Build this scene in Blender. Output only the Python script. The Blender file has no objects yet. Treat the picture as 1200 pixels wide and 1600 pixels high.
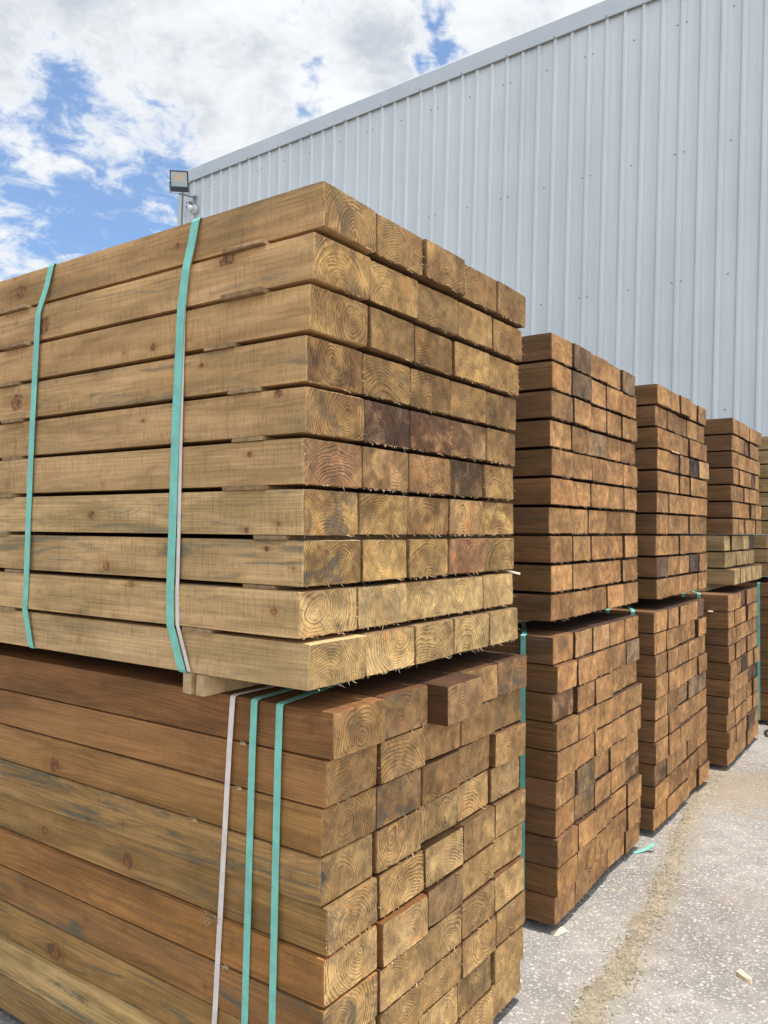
import bpy, bmesh, math, random
from mathutils import Vector, Matrix
R = math.radians
sc = bpy.context.scene
COL = sc.collection

# ------------------------------------------------------------ camera
CAM = Vector((-1.42838, -1.05577, 1.40249))
YAW, PIT, ROL, FPX = R(34.79585), R(1.22577), R(0.41335), 1241.19
fw = Vector((math.cos(YAW)*math.cos(PIT), math.sin(YAW)*math.cos(PIT), math.sin(PIT)))
rt = Vector((math.sin(YAW), -math.cos(YAW), 0))
up = rt.cross(fw)
rt2 = rt*math.cos(ROL) + up*math.sin(ROL)
up2 = -rt*math.sin(ROL) + up*math.cos(ROL)
cd = bpy.data.cameras.new('camera')
cam = bpy.data.objects.new('camera', cd); COL.objects.link(cam)
m3 = Matrix((rt2, up2, -fw)).transposed()
cam.matrix_world = Matrix.Translation(CAM) @ m3.to_4x4()
cd.sensor_fit = 'VERTICAL'; cd.sensor_height = 36.0; cd.lens = FPX*36/1600
cd.clip_start = 0.02; cd.clip_end = 2000
sc.camera = cam

# ------------------------------------------------------------ light
SUN = Vector((0.02, -0.10, 1.0)).normalized()
elev = math.asin(SUN.z); azim = math.atan2(SUN.x, SUN.y)
ld = bpy.data.lights.new('sun', 'SUN'); ld.energy = 4.2; ld.angle = R(0.8); ld.color = (1.0, 0.95, 0.87)
sun = bpy.data.objects.new('sun', ld); COL.objects.link(sun)
sun.rotation_euler = (-SUN).to_track_quat('-Z', 'Y').to_euler()
sc.view_settings.view_transform = 'Standard'; sc.view_settings.look = 'None'
sc.view_settings.exposure = 0.5; sc.view_settings.gamma = 1.0

# ------------------------------------------------------------ node helper
class G:
    """small expression builder over a node tree"""
    def __init__(s, nt): s.nt = nt; s.N = nt.nodes; s.L = nt.links
    def put(s, sock, v):
        if isinstance(v, bpy.types.NodeSocket): s.L.new(v, sock)
        elif v is not None:
            if hasattr(sock.default_value, '__len__') and not hasattr(v, '__len__'): v = [v]*len(sock.default_value)
            if hasattr(sock.default_value, '__len__') and len(sock.default_value) == 4 and len(v) == 3: v = (*v, 1)
            sock.default_value = v
    def m(s, op, a, b=None, c=None, clamp=False):
        n = s.N.new('ShaderNodeMath'); n.operation = op; n.use_clamp = clamp
        for i, v in enumerate((a, b, c)):
            if v is not None: s.put(n.inputs[i], v)
        return n.outputs[0]
    def v(s, op, a, b=None, scale=None):
        n = s.N.new('ShaderNodeVectorMath'); n.operation = op
        s.put(n.inputs[0], a)
        if b is not None: s.put(n.inputs[1], b)
        if scale is not None: s.put(n.inputs['Scale'], scale)
        return n.outputs['Value'] if op in ('LENGTH', 'DOT_PRODUCT', 'DISTANCE') else n.outputs[0]
    def xyz(s, a):
        n = s.N.new('ShaderNodeSeparateXYZ'); s.put(n.inputs[0], a); return n.outputs
    def vec(s, x, y, z):
        n = s.N.new('ShaderNodeCombineXYZ')
        for i, q in enumerate((x, y, z)): s.put(n.inputs[i], q)
        return n.outputs[0]
    def noise(s, vec, scale, detail=2, rough=0.5, dist=0.0, color=False):
        n = s.N.new('ShaderNodeTexNoise'); s.put(n.inputs['Vector'], vec); s.put(n.inputs['Scale'], scale)
        s.put(n.inputs['Detail'], detail); s.put(n.inputs['Roughness'], rough); s.put(n.inputs['Distortion'], dist)
        return n.outputs['Color' if color else 'Fac']
    def vor(s, vec, scale, feature='F1', dims='3D', rand=1.0):
        n = s.N.new('ShaderNodeTexVoronoi'); n.voronoi_dimensions = dims; n.feature = feature
        s.put(n.inputs['Vector'], vec); s.put(n.inputs['Scale'], scale); s.put(n.inputs['Randomness'], rand)
        return n.outputs
    def ss(s, v, a, b, lo=0.0, hi=1.0):
        n = s.N.new('ShaderNodeMapRange'); n.interpolation_type = 'SMOOTHSTEP'
        for i, q in enumerate((v, a, b, lo, hi)): s.put(n.inputs[i], q)
        return n.outputs[0]
    def mix(s, f, a, b, mode='MIX'):
        n = s.N.new('ShaderNodeMix'); n.data_type = 'RGBA'; n.blend_type = mode
        s.put(n.inputs[0], f); s.put(n.inputs[6], a); s.put(n.inputs[7], b); return n.outputs[2]
    def attr(s, name, typ='OBJECT', out='Fac'):
        n = s.N.new('ShaderNodeAttribute'); n.attribute_type = typ; n.attribute_name = name; return n.outputs[out]
    def bump(s, h, strength, dist, normal=None):
        n = s.N.new('ShaderNodeBump'); s.put(n.inputs['Height'], h); s.put(n.inputs['Strength'], strength)
        s.put(n.inputs['Distance'], dist)
        if normal is not None: s.put(n.inputs['Normal'], normal)
        return n.outputs[0]
def new_mat(name):
    m = bpy.data.materials.new(name); m.use_nodes = True
    g = G(m.node_tree); b = m.node_tree.nodes['Principled BSDF']
    return m, g, b
def simple(name, col, rough=0.5, metal=0.0, var=0.0, vscale=8, bump=0.0, spec=0.5):
    m, g, b = new_mat(name)
    c = g.N.new('ShaderNodeTexCoord').outputs['Object']
    n = g.noise(c, vscale, 4, .6)
    f = g.ss(n, .3, .7, 1-var, 1+var)
    g.put(b.inputs['Base Color'], g.mix(1.0, (*col, 1), g.vec(f, f, f), 'MULTIPLY'))
    b.inputs['Roughness'].default_value = rough; b.inputs['Metallic'].default_value = metal
    b.inputs['Specular IOR Level'].default_value = spec
    if bump: g.put(b.inputs['Normal'], g.bump(n, bump, .005))
    return m

# ------------------------------------------------------------ sky
w = bpy.data.worlds.new("World"); sc.world = w; w.use_nodes = True
g = G(w.node_tree); bg = g.N['Background']; wout = g.N['World Output']
sky = g.N.new('ShaderNodeTexSky'); sky.sky_type = 'NISHITA'; sky.sun_disc = False
sky.sun_elevation = elev; sky.sun_rotation = azim; sky.air_density = 1.0; sky.dust_density = 0.3; sky.ozone_density = 2.0
d = g.N.new('ShaderNodeTexCoord').outputs['Generated']
dn = g.v('NORMALIZE', d)
X, Y, Z = g.xyz(dn)
zz = g.m('ADD', g.m('MAXIMUM', Z, 0.0), 0.22)
pp = g.vec(g.m('DIVIDE', X, zz), g.m('DIVIDE', Y, zz), 0.0)
n1 = g.noise(g.v('ADD', pp, (3.1, 7.7, 1.3)), 3.0, 12, .62, .3)
n2 = g.noise(g.v('ADD', pp, (11.3, 2.1, 5.3)), 14.0, 8, .65, .4)
cov = g.m('ADD', g.m('MULTIPLY', n1, .5), g.m('MULTIPLY', n2, .5))
BL = [((.547, .726, .417), .07, -.035), ((.461, .782, .418), .08, -.05), ((.510, .787, .3475), .06, .0), ((.50,.76,.41), .17, -.03),
      ((.5677, .7512, .3368), .05, -.035), ((.731, .436, .525), .028, -.20), ((.6636, .5688, .4859), .022, -.13),
      ((.71, .533, .46), .02, -.08), ((.4791, .8213, .31), .06, .03), ((.4968, .746, .4435), .04, -.06),
      ((.6025, .5885, .5392), .15, .10), ((.4304, .7447, .5101), .13, .13), ((.75, .3, .55), .2, .10),
      ((.585, .6865, .4323), .03, -.05), ((.5922, .6446, .4836), .05, .08), ((.71, .50, .493), .05, .07), ((.63,.62,.46), .05, .05)]
dw = g.v('ADD', dn, g.v('SCALE', g.v('SUBTRACT', g.noise(dn, 14, 4, .6, color=True), (.5, .5, .5)), scale=.13))
for c, rad, a in BL:
    dd = g.v('DISTANCE', dw, tuple(Vector(c).normalized()))
    cov = g.m('ADD', cov, g.ss(dd, 0.0, rad*1.7, a, 0.0))
mask = g.ss(cov, .415, .575)
dens = g.ss(cov, .47, .68)
n3 = g.noise(g.v('ADD', pp, (1.3, 4.1, 9.3)), 4.5, 6, .6, .2)
shade = g.m('MULTIPLY', dens, g.ss(n3, .35, .65))
ccol = g.mix(shade, (.96, .98, 1.0), (.57, .62, .69))
skyc = g.mix(1.0, sky.outputs[0], (.082, .104, .122), 'MULTIPLY')
skyc = g.mix(.10, skyc, (.75, .82, .9))
glow = g.ss(g.v('DOT_PRODUCT', dn, tuple(Vector((-.35, -.85, .38)).normalized())), .15, .95, .72, 2.7)  # unseen bright sky behind the camera, added to light sleeper ends and wall ribs
g.put(bg.inputs['Color'], g.mix(mask, skyc, g.mix(1.0, ccol, g.vec(glow, glow, glow), 'MULTIPLY')))
bg.inputs['Strength'].default_value = 1.0
w.cycles.sampling_method = 'MANUAL'; w.cycles.sample_map_resolution = 512

# ------------------------------------------------------------ wood material
def wood(name, geom=False, rough_saw=1.0):
    m, g, b = new_mat(name)
    T = 'GEOMETRY' if geom else 'OBJECT'
    if geom: P = g.attr('local', T, 'Vector')
    else: P = g.N.new('ShaderNodeTexCoord').outputs['Object']
    x, y, z = g.xyz(P)
    S = g.attr('seed', T)
    kerf = g.attr('kerf', T)
    tint = g.attr('tint', T, 'Color'); endc = g.attr('endc', T, 'Color')
    pith = g.xyz(g.attr('pith', T, 'Vector'))
    marks = g.xyz(g.attr('marks', T, 'Vector'))      # dark, orange, greystain
    off = g.vec(g.m('MULTIPLY', S, 1.7), g.m('MULTIPLY', S, 3.1), g.m('MULTIPLY', S, 2.3))
    # stretched coordinates follow the grain
    Pg = g.v('ADD', g.vec(x, g.m('MULTIPLY', y, .06), z), off)
    Po = g.v('ADD', P, off)
    nw = g.xyz(g.noise(Pg, 9, 2, .5, color=True))
    qx = g.m('ADD', g.m('SUBTRACT', x, pith[0]), g.m('MULTIPLY', g.m('SUBTRACT', nw[0], .5), .050))
    qz = g.m('ADD', g.m('SUBTRACT', z, pith[1]), g.m('MULTIPLY', g.m('SUBTRACT', nw[1], .5), .050))
    r = g.m('SQRT', g.m('ADD', g.m('MULTIPLY', qx, qx), g.m('MULTIPLY', qz, qz)))
    r1 = g.m('ADD', r, g.m('MULTIPLY', g.m('SUBTRACT', g.noise(Pg, 60, 2, .55), .5), .0042))
    n = g.N.new('ShaderNodeTexNoise'); n.noise_dimensions = '1D'
    g.put(n.inputs['W'], g.m('ADD', g.m('MULTIPLY', r1, 25), S)); n.inputs['Scale'].default_value = 1; n.inputs['Detail'].default_value = 1
    ph = g.m('ADD', g.m('DIVIDE', r1, pith[2]), g.m('MULTIPLY', n.outputs['Fac'], 2.2))
    fr = g.m('FRACT', ph)
    late = g.m('MULTIPLY', g.ss(fr, .25, .82), g.ss(fr, 1.0, .9))
    N = g.N.new('ShaderNodeNewGeometry').outputs['Normal']
    isend = g.ss(g.m('ABSOLUTE', g.xyz(N)[1]), .6, .8)
    # ---- end grain
    c1 = g.noise(Po, 14, 3, .55)
    c2 = g.noise(g.v('ADD', Po, (5, 5, 5)), 28, 4, .6, .6)
    contrast = g.m('MULTIPLY', g.ss(c1, .32, .60, .34, .84), g.ss(g.noise(g.v('ADD', Po, (1, 8, 6)), 38, 3, .6), .3, .65, .35, 1.15))
    e = g.mix(g.m('MULTIPLY', late, contrast), endc, g.mix(1.0, endc, (.34, .26, .18), 'MULTIPLY'))
    f = g.ss(c2, .24, .78, .62, 1.40)
    e = g.mix(1.0, e, g.vec(f, g.m('POWER', f, .97), g.m('POWER', f, .85)), 'MULTIPLY')
    f = g.ss(g.noise(Po, 9, 2, .5), .35, .68, .78, 1.18)
    e = g.mix(1.0, e, g.vec(f, g.m('POWER', f, 1.1), g.m('POWER', f, 1.25)), 'MULTIPLY')
    # brushed saw fibres, two diagonal directions
    s1 = g.noise(g.v('ADD', off, g.vec(g.m('MULTIPLY', g.m('ADD', x, z), 420), g.m('MULTIPLY', g.m('SUBTRACT', x, z), 28), 0.0)), 1, 2, .6)
    s2 = g.noise(g.v('ADD', off, g.vec(g.m('MULTIPLY', g.m('SUBTRACT', x, g.m('MULTIPLY', z, .6)), 520), g.m('MULTIPLY', g.m('ADD', x, z), 22), 3.0)), 1, 2, .6)
    sm = g.mix(g.ss(g.noise(Po, 11, 1), .42, .58), g.vec(s1, s1, s1), g.vec(s2, s2, s2))
    smf = g.ss(g.xyz(sm)[0], .25, .75, .74, 1.26)
    e = g.mix(1.0, e, g.vec(smf, smf, smf), 'MULTIPLY')
    # radial drying checks
    ang = g.m('ARCTAN2', qz, qx)
    ck = g.noise(g.v('ADD', off, g.vec(g.m('MULTIPLY', ang, 2.6), g.m('MULTIPLY', r, 6), 0.0)), 1.6, 1, .5)
    chk = g.m('MULTIPLY', g.ss(g.m('ABSOLUTE', g.m('SUBTRACT', ck, .5)), .008, .0), g.ss(g.noise(Po, 17, 1), .50, .60))
    e = g.mix(g.m('MULTIPLY', chk, .75), e, (.02, .013, .008))
    # orange heart / resin streak wedge and dark stain
    om = g.m('MULTIPLY', g.m('MULTIPLY', marks[1], .8), g.ss(g.noise(g.v('ADD', off, g.vec(g.m('MULTIPLY', g.m('ADD', x, g.m('MULTIPLY', z, .8)), 26), g.m('MULTIPLY', z, 14), 0)), 1, 4, .6, .5), .54, .68))
    e = g.mix(om, e, g.mix(1.0, endc, (1.18, .84, .58), 'MULTIPLY'))
    dm = g.m('MULTIPLY', marks[0], g.ss(g.noise(g.v('ADD', Po, (2, 9, 4)), 13, 4, .6, .5), .36, .56))
    e = g.mix(dm, e, g.mix(1.0, e, (.34, .27, .24), 'MULTIPLY'))
    gm0 = g.noise(g.v('ADD', Po, (7, 1, 3)), 10, 4, .6, .8)
    gm = g.m('MULTIPLY', marks[2], g.ss(gm0, .53, .62))
    e = g.mix(g.m('MULTIPLY', gm, .65), e, (.055, .058, .05))
    # knots: the grain bends round them
    zk = z; KL = []
    for kname in ('knot_a', 'knot_b'):
        kx, kz, kr = g.xyz(g.attr(kname, T, 'Vector'))
        wob = g.m('MULTIPLY', g.m('SUBTRACT', g.noise(Po, 42, 3, .6), .5), 1.0)
        dy = g.m('DIVIDE', g.m('SUBTRACT', y, kx), g.m('MULTIPLY', kr, 1.15)); dz = g.m('DIVIDE', g.m('SUBTRACT', z, kz), kr)
        d0 = g.m('SQRT', g.m('ADD', g.m('MULTIPLY', dy, dy), g.m('MULTIPLY', dz, dz)))
        dyf = g.m('MULTIPLY', dy, .45)
        df = g.m('SQRT', g.m('ADD', g.m('MULTIPLY', dyf, dyf), g.m('MULTIPLY', dz, dz)))
        push = g.m('MULTIPLY', g.m('MULTIPLY', g.ss(df, 3.2, .3), kr), g.m('DIVIDE', dz, g.m('ADD', g.m('ABSOLUTE', dz), .7)))
        zk = g.m('SUBTRACT', zk, g.m('MULTIPLY', push, 1.15))
        KL.append((g.m('ADD', d0, wob), df))
    # ---- long faces
    fib = g.noise(g.v('ADD', off, g.vec(g.m('MULTIPLY', x, 300), g.m('MULTIPLY', y, 3), g.m('MULTIPLY', zk, 300))), 1, 4, .65)
    ff = g.ss(fib, .28, .72, .74, 1.22)
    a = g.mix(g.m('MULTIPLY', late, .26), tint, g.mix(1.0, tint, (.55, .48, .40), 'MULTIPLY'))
    ff = g.m('ADD', 1.0, g.m('MULTIPLY', g.m('SUBTRACT', ff, 1.0), g.m('SUBTRACT', 1.0, g.m('MULTIPLY', kerf, .6))))
    a = g.mix(1.0, a, g.vec(ff, ff, ff), 'MULTIPLY')
    # figured early/late bands drawn out along the face
    fig0 = g.noise(g.v('ADD', off, g.vec(0.0, g.m('MULTIPLY', y, 1.3), g.m('MULTIPLY', zk, 14))), 1.0, 2, .5)
    fig = g.m('FRACT', g.m('ADD', g.m('MULTIPLY', fig0, 13), g.m('MULTIPLY', zk, 95)))
    figm = g.m('MULTIPLY', g.m('MULTIPLY', g.ss(fig, .2, .85), g.ss(fig, 1.0, .9)), g.ss(g.noise(Pg, 6, 1), .35, .62, .12, .60))
    figm = g.m('MULTIPLY', figm, g.m('SUBTRACT', 1.0, g.m('MULTIPLY', kerf, .55)))
    a = g.mix(figm, a, g.mix(1.0, a, (.58, .52, .45), 'MULTIPLY'))
    bl = g.noise(g.v('ADD', off, g.vec(g.m('MULTIPLY', x, 14), g.m('MULTIPLY', y, 3.0), g.m('MULTIPLY', z, 16))), 1, 4, .6, .4)
    bf = g.ss(bl, .28, .72, .68, 1.22)
    a = g.mix(1.0, a, g.vec(bf, bf, g.m('POWER', bf, 1.25)), 'MULTIPLY')
    # saw kerf lines across the grain: broken fine strokes, patchy
    kn = g.noise(g.v('ADD', off, g.vec(g.m('MULTIPLY', x, 10), g.m('MULTIPLY', y, 260), g.m('MULTIPLY', z, 26))), 1, 3, .7)
    kn3 = g.noise(g.v('ADD', off, g.vec(9.0, g.m('MULTIPLY', y, 70), g.m('MULTIPLY', z, 7))), 1, 3, .7)
    kp = g.ss(g.noise(g.v('ADD', off, g.vec(0, g.m('MULTIPLY', y, 5), g.m('MULTIPLY', z, 22))), 1, 3), .36, .62, .25, 1.0)
    kf = g.m('ADD', .02, g.m('MULTIPLY', kerf, .98))
    kd = g.m('MULTIPLY', g.m('MULTIPLY', g.ss(kn, .50, .26), kp), kf)
    a = g.mix(g.m('MULTIPLY', kd, .66), a, g.mix(1.0, a, (.42, .36, .30), 'MULTIPLY'))
    kl = g.ss(kn, .58, .78, 1.0, 1.28); a = g.mix(kf, a, g.mix(1.0, a, g.vec(kl, kl, kl), 'MULTIPLY'))
    kd3 = g.m('MULTIPLY', g.ss(kn3, .44, .26), kf)
    a = g.mix(g.m('MULTIPLY', kd3, .40), a, g.mix(1.0, a, (.50, .44, .38), 'MULTIPLY'))
    kn2 = g.noise(g.v('ADD', off, g.vec(g.m('MULTIPLY', x, 40), g.m('MULTIPLY', y, 120), g.m('MULTIPLY', z, 90))), 1, 2, .7)
    a = g.mix(g.m('MULTIPLY', g.ss(kn2, .68, .76), .5), a, g.mix(1.0, a, (.30, .24, .19), 'MULTIPLY'))
    # grey-green weather streaks
    gs = g.noise(g.v('ADD', off, g.vec(4.0, g.m('MULTIPLY', y, 2.6), g.m('MULTIPLY', zk, 24))), 1, 6, .68, 1.4)
    gsm = g.m('MULTIPLY', marks[2], g.ss(gs, .49, .68), clamp=True)
    a = g.mix(g.m('MULTIPLY', gsm, .74), a, g.mix(kerf, (.058, .058, .044), (.105, .110, .075)))
    # small scattered pin knots
    vc = g.vec(g.m('ADD', g.m('MULTIPLY', y, 1.0), S), g.m('ADD', g.m('MULTIPLY', z, 1.0), g.m('MULTIPLY', S, 3.3)), 0)
    vo = g.vor(vc, 7.0, 'F1', '2D')
    gate = g.ss(g.xyz(vo['Color'])[0], .74, .76)
    vd = g.m('ADD', g.m('ADD', vo['Distance'], g.m('MULTIPLY', g.xyz(vo['Color'])[1], .03)), g.m('MULTIPLY', g.m('SUBTRACT', g.noise(Po, 90, 2), .5), .06))
    pk = g.m('MULTIPLY', g.ss(vd, .05, .025), gate)
    ph2 = g.m('MULTIPLY', g.ss(vd, .16, .05), gate)
    a = g.mix(g.m('MULTIPLY', ph2, .35), a, g.mix(1.0, a, (.62, .48, .36), 'MULTIPLY'))
    a = g.mix(g.m('MULTIPLY', pk, .6), a, (.11, .055, .028))
    for dist, df in KL:
        halo = g.ss(df, 2.2, .6)
        a = g.mix(g.m('MULTIPLY', halo, .42), a, g.mix(1.0, a, (.66, .50, .36), 'MULTIPLY'))
        core = g.ss(dist, 1.12, .78)
        rg = g.ss(g.m('FRACT', g.m('MULTIPLY', dist, 3.7)), .2, .9, .7, 1.3)
        kc = g.mix(1.0, g.mix(g.ss(g.noise(Po, 70, 3), .35, .65), (.09, .042, .026), g.mix(1.0, tint, (.72, .50, .38), 'MULTIPLY')), g.vec(rg, rg, rg), 'MULTIPLY')
        a = g.mix(g.m('MULTIPLY', core, .9), a, kc)
        rim = g.m('MULTIPLY', g.ss(dist, 1.3, 1.05), g.ss(dist, .8, 1.02))
        a = g.mix(g.m('MULTIPLY', g.m('MULTIPLY', rim, g.ss(g.noise(Po, 60, 2), .4, .6)), .6), a, (.035, .018, .010))
    col = g.mix(isend, a, e)
    g.put(b.inputs['Base Color'], col)
    g.put(b.inputs['Roughness'], g.ss(isend, 0, 1, .78, .62))
    b.inputs['Specular IOR Level'].default_value = .35
    hs = g.m('ADD', g.m('MULTIPLY', fib, .5), g.m('MULTIPLY', g.ss(kn, .5, .3), -.7*rough_saw))
    hs = g.m('ADD', hs, g.m('MULTIPLY', kn2, .5))
    he = g.m('ADD', g.m('MULTIPLY', late, .6), g.m('ADD', g.m('MULTIPLY', g.xyz(sm)[0], .9), g.m('MULTIPLY', c2, 1.2)))
    h = g.m('ADD', g.m('MULTIPLY', hs, g.m('SUBTRACT', 1.0, isend)), g.m('MULTIPLY', he, isend))
    g.put(b.inputs['Normal'], g.bump(h, .5, .0014))
    return m
M_WOOD = wood('sawn_treated_pine')
M_WOODG = wood('sawn_treated_pine_far', geom=True)
M_SPL = simple('torn_wood_fibre', (.62, .45, .25), .8, var=.3, vscale=60)
M_BARK = simple('bark_fibre', (.34, .24, .12), .85, var=.4, vscale=80)
M_GREEN = simple('green_plastic_strap', (.17, .47, .38), .38, var=.12, vscale=25, spec=.5)
M_WHITE = simple('white_plastic_strap', (.62, .55, .50), .35, var=.1, vscale=25)
M_PALE = simple('fresh_pale_offcut', (.60, .47, .33), .8, var=.2, vscale=60)

def link(name, me, mats, parent=None, loc=None):
    o = bpy.data.objects.new(name, me); COL.objects.link(o)
    for m in mats:
        if m.name not in [q.name for q in me.materials]: me.materials.append(m)
    if parent: o.parent = parent
    if loc: o.location = loc
    return o
def tag(o, label, cat, group=None, kind=None):
    if label: o['label'] = label
    if cat: o['category'] = cat
    if group: o['group'] = group
    if kind: o['kind'] = kind
    return o
def empty(name, loc, label, cat, group=None):
    o = bpy.data.objects.new(name, None); COL.objects.link(o); o.location = loc
    o.empty_display_size = .1
    return tag(o, label, cat, group)
def mesh(name, vs, fs, mi=None, smooth=False):
    me = bpy.data.meshes.new(name); me.from_pydata(vs, [], fs); me.update()
    if mi: me.polygons.foreach_set('material_index', mi)
    if smooth: me.polygons.foreach_set('use_smooth', [True]*len(me.polygons))
    return me

# ------------------------------------------------------------ timber meshes
BW, BH, BL_ = .19, .0985, 2.4
UZ = .963
def sliver(rng, vs, fs, mi, base, dirv, ln, wd, idx):
    """a curled torn fibre: 3 segment tapering prism"""
    d = Vector(dirv).normalized(); s = d.cross(Vector((rng.uniform(-1, 1), rng.uniform(-1, 1), rng.uniform(-1, 1)))).normalized()
    t = d.cross(s); p = Vector(base); rings = []
    bend = Vector((rng.uniform(-1, 1), rng.uniform(-.6, .2), rng.uniform(-.4, 1)))*.9
    for k in range(4):
        rr = wd*(1-k/4.2)*.5; b0 = len(vs)
        for a in range(3):
            q = p + s*rr*math.cos(a*2.09) + t*rr*math.sin(a*2.09); vs.append(tuple(q))
        rings.append(b0); p = p + d*ln/3; d = (d + bend*.5).normalized()
    for k in range(3):
        for a in range(3):
            fs.append((rings[k]+a, rings[k]+(a+1) % 3, rings[k+1]+(a+1) % 3, rings[k+1]+a)); mi.append(idx)
    fs.append((rings[3], rings[3]+1, rings[3]+2)); mi.append(idx)
def timber_geo(rng, nspl, wane=0.0, bevel=.0018):
    """rough sawn rectangular timber, front end at y=0; slightly bowed, edges nibbled"""
    W2 = BW/2; per = []
    nx, nz = 14, 7
    for i in range(nx): per.append((-W2 + BW*i/(nx-1), 0.0))
    for i in range(1, nz): per.append((W2, BH*i/(nz-1)))
    for i in range(1, nx): per.append((W2 - BW*i/(nx-1), BH))
    for i in range(1, nz-1): per.append((-W2, BH - BH*i/(nz-1)))
    n = len(per)
    ys = [0.0, .003, .05, .3, .6, .9, 1.2, 1.5, 1.8, 2.1, 2.35, BL_-.003, BL_]
    bx, bz = rng.uniform(-.0018, .0018), rng.uniform(-.0008, .0008)
    vs, fs, mi = [], [], []
    jit = [(rng.uniform(0, 1)**3*.0018, rng.uniform(0, 1)**3*.0014) for _ in per]
    cut = (rng.uniform(-.004, .004), rng.uniform(-.003, .003))
    for k, y in enumerate(ys):
        end = k in (0, len(ys)-1)
        for j, (px, pz) in enumerate(per):
            cx = px; cz = pz
            ins = bevel if end else 0.0
            corner = (abs(abs(px)-W2) < 1e-6 and (pz < 1e-6 or pz > BH-1e-6))
            if corner: ins2 = rng.uniform(.0006, .0028); cx -= math.copysign(ins2*.6, px); cz += ins2*.5*(1 if pz < .01 else -1)
            if abs(abs(px)-W2) < 1e-6: cx -= math.copysign(ins + (jit[j][0] if k <= 1 else 0), px)
            if pz < 1e-6: cz += ins + (jit[j][1] if k <= 1 else 0)
            if pz > BH-1e-6: cz -= ins + (jit[j][1] if k <= 1 else 0)
            if wane and pz < 1e-6: cz += wane*max(0, -px/W2)*.5
            s = math.sin(math.pi*y/BL_)
            yy = y + (cut[0]*px/W2 + cut[1]*(pz/BH-.5) if k <= 2 else 0)
            vs.append((cx + bx*s, yy, cz + bz*s))
    for k in range(len(ys)-1):
        for j in range(n):
            a, b2 = k*n+j, k*n+(j+1) % n
            fs.append((a, b2, b2+n, a+n)[::-1]); mi.append(0)
    fs.append(tuple(range(n))); mi.append(0)
    o = (len(ys)-1)*n; fs.append(tuple(range(o+n-1, o-1, -1))); mi.append(0)
    for _ in range(nspl):
        px = rng.uniform(-W2*.96, W2*.96)
        if rng.random() < .85: base = (px, rng.uniform(-.001, .002), rng.uniform(.0, .002)); dv = (rng.uniform(-1.6, 1.6), rng.uniform(-.8, .0), -rng.uniform(.2, 1))
        else: base = (W2*rng.choice((-1, 1))*.99, 0, rng.uniform(.01, BH-.01)); dv = (math.copysign(1, base[0]), -.5, rng.uniform(-1, .3))
        sliver(rng, vs, fs, mi, base, dv, rng.uniform(.003, .010)*(1.8 if rng.random() < .12 else 1), rng.uniform(.0008, .0019), 1)
    return vs, fs, mi
rng = random.Random(5)
VAR_R, VAR_S = [], []          # rough (fibre rich) and smoother variants
for i in range(9):
    v_, f_, m_ = timber_geo(rng, rng.choice((6, 12, 18, 26)))
    me = mesh('sleeper', v_, f_, m_); VAR_R.append(me)
for i in range(9):
    v_, f_, m_ = timber_geo(rng, rng.choice((1, 3, 5, 9)))
    me = mesh('sleeper', v_, f_, m_); VAR_S.append(me)
v_, f_, m_ = timber_geo(rng, 3, wane=.016); WANE = mesh('sleeper', v_, f_, m_)
for me in VAR_R+VAR_S+[WANE]: me.materials.append(M_WOOD); me.materials.append(M_SPL)

ORD = ['first', 'second', 'third', 'fourth', 'fifth', 'sixth', 'seventh', 'eighth', 'ninth', 'tenth']
PACK = {'U1': 'nearest upper pack', 'L1': 'nearest lower pack', 'U2': 'second stack\'s upper pack', 'L2': 'second stack\'s lower pack',
        'U3': 'third stack\'s upper pack', 'L3': 'third stack\'s lower pack', 'U4': 'fourth upper', 'L4': 'fourth lower', 'U5': 'fifth upper', 'L5': 'fifth lower'}
ZB = .03
# pack: x of near edge, y of end plane, row width, base z, row pitch
PK = {'L1': (-.1564, -.031, .948, ZB, .1), 'U1': (-.2065, -.012, .9745, 1.0745, .1045),
      'L2': (1.197, .033, .942, ZB, .1), 'U2': (1.222, .067, .975, 1.0776, .1042),
      'L3': (2.285, .006, .99, ZB, .1), 'U3': (2.396, .031, .99, 1.0775, .1035),
      'L4': (3.56, -.055, .925, ZB, .1), 'U4': (3.775, -.034, .95, 1.075, .1035),
      'L5': (4.92, -.085, .95, ZB, .1), 'U5': (4.94, -.07, .96, 1.075, .1035)}
YR = {'U1': [-.040, -.026, -.0185, -.011, -.0123, -.0085, -.0047, -.0077, -.0039, -.022],
      'L1': [-.048, -.0284, -.0245, -.0207, -.0319, -.033, -.0357, -.031, -.034, -.030],
      'U4': [-.034, -.03, -.034, -.034, -.03, -.034, -.032, .012, .014, -.045],
      'U5': [-.07]*7 + [-.04, -.04, -.07]}
XR = {'U1': [.012, .004, .002, 0, .001, -.002, -.002, .001, -.005, .006], 'L1': [.0, .000, -.004, -.006, .001, -.004, -.008, -.004, -.015, -.010]}
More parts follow.
